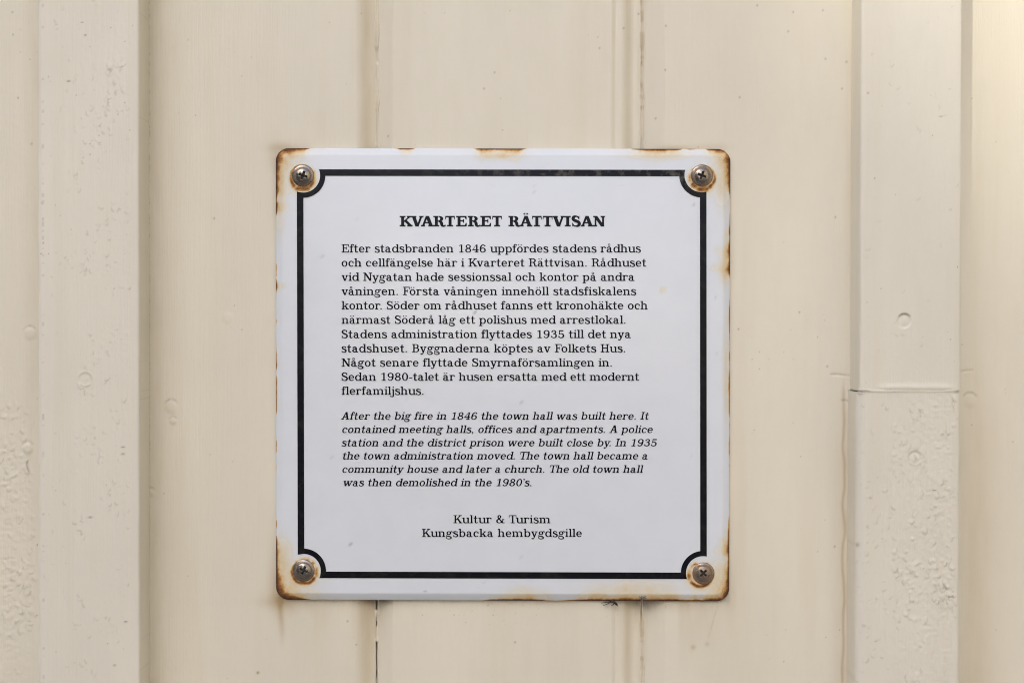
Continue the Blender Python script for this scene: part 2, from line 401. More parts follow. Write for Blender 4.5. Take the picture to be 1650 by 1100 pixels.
# backing behind the joints
x0w, x1w = (SEAMS[-4]-825)*S, (SEAMS[7]-825)*S
zt, zb_ = (550+2400)*S, GZ
mesh_obj('backing_board', [(x0w, .017, zb_), (x1w, .017, zb_), (x1w, .017, zt), (x0w, .017, zt)], [(0, 1, 2, 3)], M_dark, wall, smooth=False)
# paint and caulk bridging the two visible joints; gaps in it show the dark joint
for k, depth in ((1, .0055), (2, .0052)):
    a = SEAMS[k]
    us = np.linspace(-1, 1, 9); X, Y = np.meshgrid(us, ROWS)
    n1 = fbm(Y/26., Y*0, 200+k, 3); n2 = fbm(Y/9., Y*0, 210+k, 2)
    off = (fbm(Y/40., Y*0, 220+k, 3)-.5)*(5 if k == 2 else 3)
    half = 2.8 + (3.0 if k == 1 else 1.2)*sm(.5, .75, n1)
    bead = (.0008 if k == 1 else .0005)*sm(.45, .8, n1)*(1-X**2)
    if k == 1:
        run = gauss(X*0, Y, 0, 45, 1, 34)*.0018 + gauss(X*0, Y, 0, 160, 1, 32)*.0010
        bead = bead + run*(1-X**2); half = half + 3.5*gauss(X*0, Y, 0, 50, 1, 32)*(Y < 75)
        hole = sm(962, 972, Y)*np.clip(sm(.42, .52, n2) + (Y > 1055)*.4 + (Y < 985), 0, 1)
    else:
        hole = .05*sm(.6, .75, n2) + .5*sm(966, 970, Y)*sm(1010, 975, Y)
    crack = np.exp(-(X/.30)**2)
    z = -depth + bead - .004*hole*(np.abs(X) < .3) - .0006*crack
    xx = a + off*sm(0, 30, np.abs(Y-970)) + X*half
    vx, _, vz = px(xx, Y)
    dirt_shade = np.clip((.16 if k == 2 else .12)*crack*(.6+n2) + hole*crack*.65 + .3*gauss(Y*0, Y, 0, 76, 1, 4)*(k == 1)
                   + .6*gauss(Y*0, Y, 0, 98, 1, 3)*crack*(k == 2), 0, 1)
    mesh_obj('caulk_line', np.stack([vx, -z, vz], -1).reshape(-1, 3), grid_faces(len(ROWS), len(us))[:, ::-1], M_paint, wall,
             attrs={'dirt_shade': dirt_shade, 'stain': .18 + .3*sm(.4, .7, n2)*(k == 2)})

# ---- cover battens
BT = .025
def batten(xl, xr, rl, rr, rows, seed, mat, relief, tilt=0.0, cap_top=False, cap_bot=False):
    """xl, xr: photo pixels of the front face's edges; rl, rr: (in-depth, across) of the two arrises in mm"""
    f = (D-BT)/D
    def prof(a, b, nn):                        # quarter ellipse
        t = np.linspace(0, math.pi/2, nn); return a*(1-np.cos(t)), b*np.sin(t)
    L = []                                     # (x px on the front plane, depth m)
    ax, ad = rl[1]/1000/S/f, rl[0]/1000
    bx, bd = rr[1]/1000/S/f, rr[0]/1000
    for d in np.linspace(0, BT-ad, 12, endpoint=False): L.append((xl, d, 0.))
    t = np.linspace(0, 1, 9)
    for q in t: L.append((xl+ax*(1-math.cos(q*math.pi/2))**1.0, BT-ad+ad*math.sin(q*math.pi/2), q))
    for x in np.arange(xl+ax+1.6, xr-bx-1, 1.6): L.append((x, BT, 1.))
    for q in t[::-1]: L.append((xr-bx*(1-math.cos(q*math.pi/2)), BT-bd+bd*math.sin(q*math.pi/2), q))
    for d in np.linspace(BT-bd, 0, 13)[1:]: L.append((xr, d, 0.))
    L = np.array(L)
    X = np.repeat(L[None, :, 0], len(rows), 0); Dp = np.repeat(L[None, :, 1], len(rows), 0); Q = np.repeat(L[None, :, 2], len(rows), 0)
    Y = np.repeat(rows[:, None], len(L), 1)
    z, dirt_shade, stain = relief(X, Y, Dp)
    wob = 1.6*(fbm(Y/90., Y*0+X[:, :1]*0, seed, 2)-.5)
    Xw = X + tilt*(Y-550)/550 + wob*.35
    dep = Dp + z*Q
    vx = (Xw-825)*S*f; vz = (550-Y)*S*f
    dirt_shade = dirt_shade*(.25+.75*Q)
    side = np.where(np.arange(len(L)) < len(L)/2, -1, 1)[None, :]*(1-Q)
    vx = vx + side*z
    Vv = np.stack([vx, -dep, vz], -1).reshape(-1, 3)
    Fq = grid_faces(len(rows), len(L))[:, ::-1]
    Fl = Fq
    return Vv, Fl, dirt_shade, stain, len(L)
def relief_left(x, y, d):
    z = .00006*(fbm(x/5., y/140., 303, 3)-.5) + .0001*(fbm(x/22., y/22., 305, 3)-.5)
    w = sm(95, 190, x)*sm(218, 200, x)
    n = flakes(x, y, 310, 8, 8, .66)
    pt = sm(.45, .62, vnoise(x/45., y/55., 317))
    z = z + .00012*(fbm(x/4.5, y/4.5, 322, 3)-.5)*(.4+w*pt)
    bd = np.zeros_like(x); blisters(z, bd, x, y, LEFT_BATTEN)
    dirt_shade = bd + .1*sm(.80, .95, fbm(x/2.6, y/2.1, 330, 2))*w*sm(.42, .60, vnoise(x/30., y/40., 331))
    dirt_shade = dirt_shade + .6*sm(.955, .985, vnoise(x/2.8, y/2.8, 333))*sm(.5, .7, vnoise(x/50., y/50., 334))
    dirt_shade = dirt_shade + .25*np.exp(-((x-69.5)/1.6)**2)*sm(.72, .9, vnoise(x*0, y/4., 335))
    dd = np.hypot(x-137, y-611); z = z - .0005*sm(11.5, 9.5, dd) + .0001*sm(16, 12, dd)
    dirt_shade = dirt_shade + .45*np.exp(-((dd-11)/1.5)**2)*sm(616, 622, y)  # dark crescent at the nail's lower rim: dirt plus painted shade
    for sx_, sy_, a in ((202, 1001, 3), (226, 1032, 2), (184, 1071, 2.4), (145, 833, 4), (198, 720, 3), (198, 731, 3), (111, 131, 3), (138, 57, 2)):
        dirt_shade = dirt_shade + .7*gauss(x, y, sx_, sy_, a, 1.3)
    return z, np.clip(dirt_shade, 0, 1), np.zeros_like(x)+.04*sm(200, 239, x)
def relief_right(x, y, d):
    low = sm(629, 633, y)
    z = .00006*(fbm(x/5., y/140., 403, 3)-.5) + .00012*(fbm(x/26., y/26., 405, 3)-.5)
    w = sm(1405, 1500, x)*sm(1546, 1530, x)
    blot = flakes(x, y, 410, 9, 9, .60)*sm(.40, .58, vnoise(x/40., y/45., 417))
    z = z + (.10+low*.16)*.001*(fbm(x/4.5, y/4.5, 422, 3)-.5)*(.4+w)
    bd = np.zeros_like(x); blisters(z, bd, x, y, RIGHT_BATTEN)
    dirt_shade = bd + low*.1*sm(.74, .90, fbm(x/3.2, y/2.2, 430, 2))*w*sm(.42, .58, vnoise(x/36., y/40., 431))
    dirt_shade = dirt_shade + .5*sm(.965, .99, vnoise(x/2.8, y/2.8, 433))*sm(.45, .7, vnoise(x/50., y/50., 434))
    dirt_shade = dirt_shade + .5*sm(.93, .98, vnoise(x/2.4, y/2.4, 436))*np.exp(-((x-1376)/8.)**2)
    for nx, ny, up in ((1457, 517, 1), (1475, 738, 0)):
        dd = np.hypot(x-nx, (y-ny)*.95)
        z = z - .00055*sm(12, 9.5, dd) + .00025*sm(8, 3, dd)
        e = np.exp(-((dd-11.2)/1.4)**2)
        dirt_shade = dirt_shade + (.75*e*sm(ny-5, ny-10, y) if up else .4*e*sm(ny+4, ny+10, y))
    g = np.exp(-((y-630.5-(1.6-(x-1380)*.01))/1.5)**2)*(1-low*0)
    ridge = sm(1405, 1440, x)*sm(1546, 1520, x)
    dirt_shade = dirt_shade + .8*g*(np.exp(-((x-1392)/9.)**2)+.7*np.exp(-((x-1543)/5.)**2)) + .03*g
    z = z + .0007*np.exp(-((y-624)/5.)**2)*ridge
    dirt_shade = dirt_shade + .9*gauss(x, y, 1384, 878, 2.6, 3.2) + .6*gauss(x, y, 1397, 150, 1.6)
    return z, np.clip(dirt_shade, 0, 1), np.zeros_like(x)
# left batten, one length
Vv, Fq, dr_, st_, nc = batten(60.0, 224.0, (3.2, 3.4), (1.5, 1.6), ROWS, 5, M_batten, relief_left, tilt=.7)
mesh_obj('batten', Vv, Fq, M_batten, wall, attrs={'dirt_shade': dr_, 'stain': st_}, label='cover batten left of the sign, one length, with pimpled paint')
# right batten, two lengths butted at row 630
top_rows = np.concatenate([ROWS[ROWS < 627], [629.6]]); bot_rows = np.concatenate([[630.8], ROWS[ROWS > 634]])
Vv, Fq, dr_, st_, nc = batten(1385.5, 1549.0, (1.6, 2.0), (2.0, 2.0), top_rows, 7, M_batten, relief_right, tilt=-2.4)
mesh_obj('batten', Vv, Fq, M_batten, wall, attrs={'dirt_shade': dr_, 'stain': st_}, label='upper length of the cover batten right of the sign, smooth paint')
Vv, Fq, dr_, st_, nc = batten(1381.5, 1547.6, (5.5, 6.6), (2.0, 2.2), bot_rows, 9, M_batten, relief_right, tilt=-2.0)
mesh_obj('batten', Vv, Fq, M_batten, wall, attrs={'dirt_shade': dr_, 'stain': st_}, label='lower length of the cover batten right of the sign, blistered paint and blunt left edge')
# filler in the butt joint
f = (D-BT)/D
xs = np.linspace(1384, 1547, 60); us = np.linspace(0, 1, 5)
X, U = np.meshgrid(xs, us); Y = 625.6+U*8
z = BT - .0002 + .0007*np.sin(np.pi*U)*(.6+.8*fbm(X/14., U*2, 500, 2)) - .0011*np.exp(-((U-.62)/.2)**2)*(sm(1408, 1392, X)+sm(1538, 1546, X))
mesh_obj('joint_filler', np.stack([(X-1.-825)*S*f, -z, (550-Y)*S*f], -1).reshape(-1, 3), grid_faces(5, 60)[:, ::-1], M_batten, wall,
         attrs={'dirt_shade': np.clip(.7*np.exp(-((U-.62)/.2)**2)*(sm(1410, 1392, X)+.8*sm(1534, 1545, X))+.01, 0, 1), 'stain': X*0})
# further battens beyond the picture on both sides
for xc in (-1147., 2790.):
    w_ = 165
    coarse = np.arange(-2400, 4310, 200.)
    Vv, Fq, dr_, st_, nc = batten(xc-w_/2, xc+w_/2, (2, 2), (2, 2), coarse, 11, M_batten, lambda x, y, d: (x*0, x*0, x*0))
    mesh_obj('batten', Vv, Fq, M_batten, wall, attrs={'dirt_shade': dr_, 'stain': st_})
# ------------------------------------------------------------------ slab serif lettering, drawn stroke by stroke
# units: cap height 700, x-height 490.  Every glyph is a list of strips (lists of quads) and an advance width.
XH, CAP, ASC = 490.0, 700.0, 708.0
class Pen:
    def __init__(self, S=92.0, T=50.0, H=46.0, serif=62.0):
        self.S, self.T, self.H, self.L = S, T, H, serif
        self.p = []
    def rect(self, x0, y0, x1, y1):
        self.p.append([(x0, y0), (x1, y0), (x1, y1), (x0, y1)])
    def poly(self, *pts):
        self.p.append(list(pts))
    def disc(self, x, y, r, ry=None):
        ry = ry or r
        self.p.append([(x + r*math.cos(k*math.pi/8), y + ry*math.sin(k*math.pi/8)) for k in range(16)])
    def arc(self, x0, x1, y0, y1, a0, a1, wr, wt, wl, wb, n=None):
        """part of a ring between the ellipse filling the box and an inner one; wall widths right/top/left/bottom"""
        cx, cy, rx, ry = (x0+x1)/2, (y0+y1)/2, (x1-x0)/2, (y1-y0)/2
        jx, jy = rx-(wl+wr)/2, ry-(wt+wb)/2
        dx, dy = (wl-wr)/2, (wb-wt)/2
        n = n or max(6, int(abs(a1-a0)/11))
        prev = None
        for k in range(n+1):
            a = math.radians(a0+(a1-a0)*k/n)
            c, s = math.cos(a), math.sin(a)
            o = (cx+rx*c, cy+ry*s); i = (cx+dx+jx*c, cy+dy+jy*s)
            if prev: self.p.append([prev[0], o, i, prev[1]])
            prev = (o, i)
    def line(self, xa, ya, xb, yb, w):
        """diagonal whose horizontal width is w"""
        self.p.append([(xa-w/2, ya), (xa+w/2, ya), (xb+w/2, yb), (xb-w/2, yb)])
    def stroke(self, pts, ws, n=6):
        """smooth stroke through points with a width at each point"""
        P = [pts[0]] + list(pts) + [pts[-1]]; W = [ws[0]] + list(ws) + [ws[-1]]
        out = []
        for i in range(1, len(P)-2):
            for k in range(n + (1 if i == len(P)-3 else 0)):
                t = k/n
                f = [(-t+2*t*t-t**3)/2, (2-5*t*t+3*t**3)/2, (t+4*t*t-3*t**3)/2, (-t*t+t**3)/2]
                out.append((sum(f[j]*P[i-1+j][0] for j in range(4)), sum(f[j]*P[i-1+j][1] for j in range(4)),
                            W[i]*(1-t)+W[i+1]*t))
        prev = None
        for i, (x, y, w) in enumerate(out):
            a = out[max(i-1, 0)]; b = out[min(i+1, len(out)-1)]
            dx, dy = b[0]-a[0], b[1]-a[1]; d = math.hypot(dx, dy) or 1
            nx, ny = -dy/d*w/2, dx/d*w/2
            cur = ((x+nx, y+ny), (x-nx, y-ny))
            if prev: self.p.append([prev[0], prev[1], cur[1], cur[0]])
            prev = cur
    def foot(self, x, y=0.0, l=True, r=True, up=True):
        """slab at the end of a stem whose left edge is x"""
        S, H, L = self.S, self.H, self.L
        a = x-(L if l else 0); b = x+S+(L if r else 0)
        d = 1 if up else -1
        self.rect(a, min(y, y+d*H), b, max(y, y+d*H))
        g = 26
        if l: self.poly((x, y+d*H), (x, y+d*(H+g)), (x-g, y+d*H))
        if r: self.poly((x+S, y+d*H), (x+S+g, y+d*H), (x+S, y+d*(H+g)))
    def flag(self, x, y):
        """slab to the left at the top of a lower case stem"""
        self.poly((x-self.L-6, y-self.H), (x, y-self.H-14), (x+4, y), (x-self.L-6, y-4))

def glyph(ch, **kw):
    p = Pen(**kw); S, T, H, L = p.S, p.T, p.H, p.L
    b = S-92                                   # extra weight of the bold cut
    def n_arch(x0, x1):
        p.arc(x0-70, x1, XH-300+8, XH+8, 0, 128, S, T+14, T, T)
        p.rect(x1-S, 0, x1, XH-142)
    def bowl_r(x0, x1):                         # heavy on the right
        p.arc(x0, x1, -10, XH+10, -180, 180, S+4, T, T+12, T)
    def bowl_l(x0, x1):
        p.arc(x0, x1, -10, XH+10, 0, 360, T+12, T, S+4, T)
    def dots(x, y, r=50, gap=104):
        p.disc(x-gap, y, r); p.disc(x+gap, y, r)
    adv = 600
    if ch == ' ': adv = 300
    elif ch == '.': p.disc(130, 52, 60); adv = 262
    elif ch == ',':
        p.disc(130, 55, 60); p.stroke([(160, 55), (165, -20), (105, -120)], [60, 52, 24]); adv = 262
    elif ch == '\u2019':
        p.disc(125, 640, 58); p.stroke([(155, 640), (160, 560), (100, 470)], [60, 50, 22]); adv = 240
    elif ch == '-': p.rect(45, 205, 310, 275); adv = 355
    elif ch in 'a\u00e4\u00e5':
        p.arc(62, 425, 150, XH+10, 0, 152, S, T+6, T, T)
        p.rect(425-S, 70, 425, 325)
        p.disc(122, 372, 56)
        p.stroke([(425-S/2, 310), (330, 286), (235, 270), (150, 232)], [T, T, T+4, T+20])
        p.arc(38, 425, -10, 292, 100, 300, S, T, S+2, T+4)
        p.stroke([(270, 12), (330, 55), (425-S/2, 130)], [T+8, T, T])
        p.arc(425-S, 585, -12, 190, 180, 318, T, T, S, T+8)
        if ch == '\u00e4': dots(250, 640)
        if ch == '\u00e5': p.arc(150, 350, 545, 745, 0, 360, 52, 46, 52, 46)
        adv = 568
    elif ch == 'b':
        p.rect(92, 0, 92+S, ASC); p.flag(92, ASC); bowl_r(104, 580); adv = 615
    elif ch == 'c':
        p.arc(38, 490, -10, XH+10, 42, 322, T, T, S+4, T+4); p.disc(425, 356, 60); adv = 512
    elif ch == 'd':
        bowl_l(38, 508); p.rect(430, 0, 430+S, ASC); p.flag(430, ASC)
        p.foot(430, 0, False, True); adv = 606
    elif ch == 'e':
        p.arc(38, 505, -10, XH+10, 0, 180, S-6, T, S+4, T)
        p.arc(38, 520, -10, XH+10, 180, 326, T-4, T, S+4, T+4)
        p.rect(90, 225, 503, 225+T); adv = 540
    elif ch == 'f':
        p.rect(98, 0, 98+S, 560); p.foot(98); p.rect(18, XH-H-2, 320, XH)
        p.arc(98, 400, 420, 716, 180, 48, T, T, S, T, 12); p.disc(330, 622, 56); adv = 352
    elif ch == 'g':
        p.arc(62, 455, 170, XH+10, 0, 360, S-8, T, S-8, T)
        p.stroke([(170, 205), (95, 165), (75, 105), (140, 62), (260, 52), (400, 40)], [36, 44, 60, 74, 88, 90])
        p.arc(28, 505, -212, 80, -180, 90, S-8, 86, T+6, T+4)
        p.stroke([(125, 66), (50, 20), (50, -70)], [36, 44, T+6])
        p.stroke([(395, 430), (450, 478), (500, 470)], [T, T-4, T]); p.disc(528, 438, 52); adv = 562
    elif ch == 'h':
        p.rect(92, 0, 92+S, ASC); p.flag(92, ASC); p.foot(92); n_arch(92+S, 530); p.foot(530-S); adv = 628
    elif ch in 'i':
        p.rect(100, 0, 100+S, XH); p.flag(100, XH); p.foot(100); p.disc(100+S/2, 640, 62); adv = 294
    elif ch == 'j':
        p.rect(110, -80, 110+S, XH); p.flag(110, XH); p.disc(110+S/2, 640, 62)
        p.arc(-70, 110+S, -205, 60, 0, -150, S, T, T, T+4); p.disc(-30, -128, 56); adv = 280
    elif ch == 'k':
        p.rect(92, 0, 92+S, ASC); p.flag(92, ASC); p.foot(92)
        p.line(200, 190, 455, XH-H, T+22); p.rect(345, XH-H, 572, XH)
        p.line(462, H, 300, 318, S+26); p.rect(352, 0, 620, H); adv = 620
    elif ch == 'l':
        p.rect(100, 0, 100+S, ASC); p.flag(100, ASC); p.foot(100); adv = 292
    elif ch == 'm':
        p.rect(92, 0, 92+S, XH); p.flag(92, XH); p.foot(92)
        n_arch(92+S, 506); p.foot(506-S); n_arch(506, 846); p.foot(846-S); adv = 944
    elif ch == 'n':
        p.rect(92, 0, 92+S, XH); p.flag(92, XH); p.foot(92); n_arch(92+S, 530); p.foot(530-S); adv = 628
    elif ch in 'o\u00f6':
        p.arc(38, 520, -10, XH+10, 0, 360, S+4, T, S+4, T)
        if ch == '\u00f6': dots(279, 640)
        adv = 558
    elif ch == 'p':
        p.rect(92, -196, 92+S, XH); p.flag(92, XH); p.foot(92, -196); bowl_r(104, 580); adv = 616
    elif ch == 'r':
        p.rect(92, 0, 92+S, XH); p.flag(92, XH); p.foot(92, r=True)
        p.arc(92+S-60, 470, 190, XH+10, 172, 52, T, T+8, T, T, 12); p.disc(408, 405, 62); adv = 478
    elif ch == 's':
        p.stroke([(392, 350), (345, 440), (240, 478), (125, 440), (112, 350), (200, 288), (310, 240), (392, 190),
                  (398, 90), (320, 22), (225, 10), (120, 52), (76, 145)],
                 [30, T-6, T, S-14, S-4, S+2, S+4, S, S-6, T+14, T, T-6, 30])
        p.rect(372, 325, 410, XH); p.rect(56, 0, 94, 170); adv = 474
    elif ch == 't':
        p.poly((110, 80), (110+S, 80), (110+S, 655), (150, 655), (110, 520))
        p.rect(28, XH-H-2, 340, XH)
        p.arc(110, 385, -12, 220, 180, 350, T-6, T, S, T+8); adv = 396
    elif ch == 'u':
        p.rect(92, 110, 92+S, XH); p.flag(92, XH)
        p.arc(92, 500, -10, 290, 180, 318, T, T, S, T+14)
        p.rect(440, 0, 440+S, XH); p.flag(440, XH); p.foot(440, 0, False, True); adv = 616
    elif ch == 'v':
        p.line(282, 0, 128, XH-H, S+14); p.line(292, 0, 440, XH-H, T+14)
        p.rect(14, XH-H, 250, XH); p.rect(340, XH-H, 548, XH); adv = 562
    elif ch == 'w':
        p.line(262, 0, 128, XH-H, S+12); p.line(270, 0, 410, XH-H, T+14)
        p.line(570, 0, 420, XH-H, S+12); p.line(580, 0, 715, XH-H, T+14)
        p.rect(14, XH-H, 240, XH); p.rect(330, XH-H, 520, XH); p.rect(620, XH-H, 820, XH); adv = 834
    elif ch == 'y':
        p.line(290, 0, 128, XH-H, S+14)
        p.stroke([(440, XH-H), (300, 40), (240, -100), (170, -165), (95, -150)], [T+10, T+12, T+10, T, T])
        p.disc(100, -125, 58); p.rect(14, XH-H, 250, XH); p.rect(340, XH-H, 548, XH); adv = 562
    # ---------------------------------------------------------------- capitals
    elif ch in 'A\u00c4':
        c = 370 + b*.3
        p.line(c-205-b*.3, H, c-18, CAP, T+22+b*.25); p.line(c+200+b*.2, H, c+2, CAP, S+34)
        p.rect(c-160, 205, c+150, 205+T)
        p.rect(c-330-b*.6, 0, c-90-b*.5, H); p.rect(c+65, 0, c+350+b*.6, H)
        p.rect(c-70, CAP-10, c+55, CAP)
        if ch == '\u00c4': dots(c-5, 838, 56, 88)
        adv = 2*c
    elif ch == 'B':
        p.rect(130, 0, 130+S, CAP); p.rect(36, 0, 330, H); p.rect(36, CAP-H, 330, CAP); p.rect(180, 340, 340, 340+T)
        p.arc(130, 580, 340, CAP, -90, 90, S, T, S, T); p.arc(110, 625, 0, 340+T, -90, 90, S+6, T, S, T); adv = 668
    elif ch == 'E':
        p.rect(130, 0, 130+S, CAP); p.rect(36, 0, 600+b, H); p.rect(36, CAP-H, 590+b, CAP)
        p.rect(200, 335, 400+b, 335+T); p.rect(375+b, 240, 423+b*1.2, 485)
        p.poly((552, 0), (604+b, 0), (612+b, 235), (566+b*.8, 235)); p.poly((546, CAP), (594+b, CAP), (600+b, 480), (556+b*.8, 480))
        adv = 650+b
    elif ch == 'F':
        p.rect(130, 0, 130+S, CAP); p.rect(36, 0, 350, H); p.rect(36, CAP-H, 580, CAP)
        p.rect(200, 325, 400, 325+T); p.rect(378, 225, 426, 475)
        p.poly((536, CAP), (584, CAP), (592, 470), (548, 470)); adv = 605
    elif ch == 'H':
        for x in (130, 530): p.rect(x, 0, x+S, CAP); p.foot(x, 0); p.foot(x, CAP, up=False); p.rect(x-94, 0, x+S+94, H); p.rect(x-94, CAP-H, x+S+94, CAP)
        p.rect(200, 330, 560, 330+T); adv = 752
    elif ch == 'I':
        x = 126; p.rect(x, 0, x+S, CAP); p.rect(x-94, 0, x+S+94, H); p.rect(x-94, CAP-H, x+S+94, CAP); adv = 2*x+S
    elif ch == 'K':
        p.rect(130, 0, 130+S, CAP); p.rect(36, 0, 130+S+84, H); p.rect(36, CAP-H, 130+S+84, CAP)
        p.line(225, 250, 545+b*.7, CAP-H, T+30+b*.2); p.rect(430+b*.6, CAP-H, 690+b, CAP)
        p.line(575+b, H, 350+b*.4, 400, S+40); p.rect(450+b*.6, 0, 730+b*1.2, H); adv = 722+b
    elif ch == 'N':
        p.rect(130, 0, 130+T+14, CAP); p.rect(36, 0, 290, H); p.rect(36, CAP-H, 220, CAP)
        p.rect(590, 0, 590+T+14+b*.2, CAP); p.rect(500, CAP-H, 748+b*.2, CAP)
        p.line(170, CAP, 590+T/2, 0, S+44); adv = 760+b*.2
    elif ch == 'R':
        p.rect(130, 0, 130+S, CAP); p.rect(36, 0, 130+S+90, H); p.rect(36, CAP-H, 360, CAP); p.rect(200, 325, 360, 325+T)
        p.arc(120, 600+b*.6, 325, CAP, -90, 90, S+6, T, S, T)
        p.stroke([(360, 350), (470+b*.3, 300), (505+b*.5, 200), (515+b*.6, 100), (575+b*.7, 30), (660+b, 45), (690+b, 110)],
                 [T, S-14, S+4, S+2, S*.7, T, T-14]); adv = 700+b
    elif ch == 'S':
        p.stroke([(480, 470), (440, 600), (310, 675), (165, 630), (115, 520), (180, 420), (310, 360), (450, 290),
                  (505, 180), (440, 60), (300, 22), (150, 70), (88, 230)],
                 [36, T, T, S-8+b*.1, S+8, S+8, S+14, S+8, S+8, S-10, T, T, 36])
        p.rect(462, 455, 508, CAP); p.rect(64, 0, 110, 245); adv = 580+b*.3
    elif ch == 'T':
        c = 330+b*.2
        p.rect(c-S/2, 0, c+S/2, CAP); p.rect(c-S/2-96, 0, c+S/2+96, H); p.rect(c-295, CAP-H, c+295, CAP)
        p.poly((c-306, 465), (c-262, 465), (c-250, CAP), (c-298, CAP)); p.poly((c+262, 465), (c+306, 465), (c+298, CAP), (c+250, CAP))
        adv = 2*c
    elif ch == 'V':
        c = 350+b*.3
        p.line(c-8, 0, c-195-b*.2, CAP-H, S+36); p.line(c+8, 0, c+200+b*.2, CAP-H, T+24+b*.2)
        p.rect(c-335-b*.6, CAP-H, c-60, CAP); p.rect(c+85+b*.3, CAP-H, c+335+b*.5, CAP); adv = 2*c-10
    elif ch == '&':
        p.arc(150, 460, 390, 710, 0, 360, S-14, T, S-14, T)
        p.arc(45, 500, -10, 385, 95, 330, T, T, S+6, T+4)
        p.line(610, 0, 215, 470, S+22); p.rect(540, 0, 720, H)
        p.stroke([(440, 45), (530, 130), (600, 300)], [T, T+8, T]); p.rect(500, 285, 705, 285+H); adv = 735
    # ---------------------------------------------------------------- figures
    elif ch == '0': p.arc(48, 552, -10, 680, 0, 360, S+6, T, S+6, T)
    elif ch == '1':
        p.rect(285, 0, 285+S, 670); p.rect(160, 0, 500, H); p.poly((285, 670), (140, 590), (140, 535), (285, 590))
    elif ch == '3':
        p.arc(90, 500, 335, 680, 158, -90, S-4, T, T, T); p.arc(60, 550, -10, 335+T, 90, -160, S+6, T, T, T+4)
        p.rect(230, 335, 320, 335+T); p.disc(150, 545, 60); p.disc(118, 130, 62)
    elif ch == '4':
        p.rect(345, 0, 345+S, 670); p.rect(235, 0, 540, H); p.rect(35, 185, 560, 185+H+4)
        p.poly((345, 670), (390, 670), (105, 225), (45, 225))
    elif ch == '5':
        p.rect(120, 570, 480, 670); p.rect(120, 300, 120+T, 670)
        p.arc(60, 550, -10, 425, 145, -160, S+6, T, T, T+4); p.disc(118, 130, 62)
    elif ch == '6':
        p.arc(50, 550, -10, 415, 0, 360, S, T, S, T); p.arc(50, 600, -10, 680, 180, 62, T, T, S+8, T, 12)
        p.rect(52, 190, 52+S, 340); p.disc(468, 560, 58)
    elif ch == '8':
        p.arc(85, 515, 330, 680, 0, 360, S-10, T, S-10, T); p.arc(50, 550, -10, 372, 0, 360, S+2, T, S+2, T)
    elif ch == '9':
        p.arc(50, 550, 255, 680, 0, 360, S, T, S, T); p.arc(0, 550, -10, 680, 0, -118, S+8, T, T, T, 12)
        p.rect(548-S, 330, 548, 480); p.disc(132, 110, 58)
    else: raise ValueError('no glyph for ' + repr(ch))
    return p.p, adv

KERN = {'Ke': -30, 'Fo': -70, 'F\u00f6': -70, 'Tu': -90, 'Th': -40, 'Ku': -30, 'Kv': -40, 'r.': -90, 'y.': -110, 'v\u00e5': -30,
        'KV': -40, 'VA': -140, 'AR': -40, 'RT': -50, 'R\u00c4': -70, '\u00c4T': -60, 'TT': -24, 'TV': -30, 'VI': -30, 'SA': -30, 'AN': -40, '0\u2019': -60}
def set_line(text, x0, x1, base, cap_px, bold=False, slant=0.0, base1=None, wide=1.035):
    """polygons (in photo pixels, y down) of one line set between x0 and x1"""
    kw = dict(S=188, T=90, H=100, serif=78) if bold else dict(S=120, T=74, H=72, serif=68)
    k = cap_px/700.0
    pos, x, first, last = [], 0.0, None, None
    for i, ch in enumerate(text):
        if i: x += KERN.get(text[i-1]+ch, 0)
        g, adv = glyph(ch, **kw)
        pos.append((g, x, i)); x += adv
    xs0 = min(px for P in pos[0][0] for px, py in P)
    gl = pos[-1]; xs1 = gl[1] + max(px + slant*py for P in gl[0] for px, py in P)
    n = len(text)-1
    track = ((x1-x0)/(k*wide) - (xs1-xs0))/n           # letterspacing that makes the line fit
    out = []
    for g, gx, i in pos:
        for P in g:
            q = []
            for px, py in P:
                X = x0 + k*wide*(gx-xs0+i*track+px+slant*py)
                B = base if base1 is None else base+(base1-base)*(X-x0)/(x1-x0)
                q.append((X, B-k*py))
            out.append(q)
    return out, track

# ------------------------------------------------------------------ the enamel sign
ORG = px(810., 603., .002)
sign = empty('information_sign', ORG, label='square white enamel sign with black text and border, rusty at its corners', cat='sign')
QP = np.array([[444.5, 238.9], [1176.9, 240.2], [1174.8, 968.0], [444.9, 965.4]])     # plate corners in the photo: TL TR BR BL
HALF, RC, LIP = 365.0, 21.0, 11.0
def plate_uv(u, v):                            # -365..365 (v down) -> photo pixel
    s = (u/HALF+1)/2; t = (v/HALF+1)/2
    return tuple((QP[0][i]*(1-s)+QP[1][i]*s)*(1-t)+(QP[3][i]*(1-s)+QP[2][i]*s)*t for i in (0, 1))
def plate_h(u, v, d):                          # height of the enamel above the wall face
    t = np.clip(1-d/LIP, 0, 1)
    return .0018 + .0025*(1-t**1.2) + .0016*(1-np.clip(np.abs(u)/HALF, 0, 1)**2)*(1-np.clip(np.abs(v)/HALF, 0, 1)**2)
def h_at(x, y):                                # same, from a photo pixel on the flat of the sign
    return plate_h(np.asarray(x)-810.3, np.asarray(y)-603.2, 50.)
def keys(s, pts):
    return np.interp(s, [p[0] for p in pts], [p[1] for p in pts])
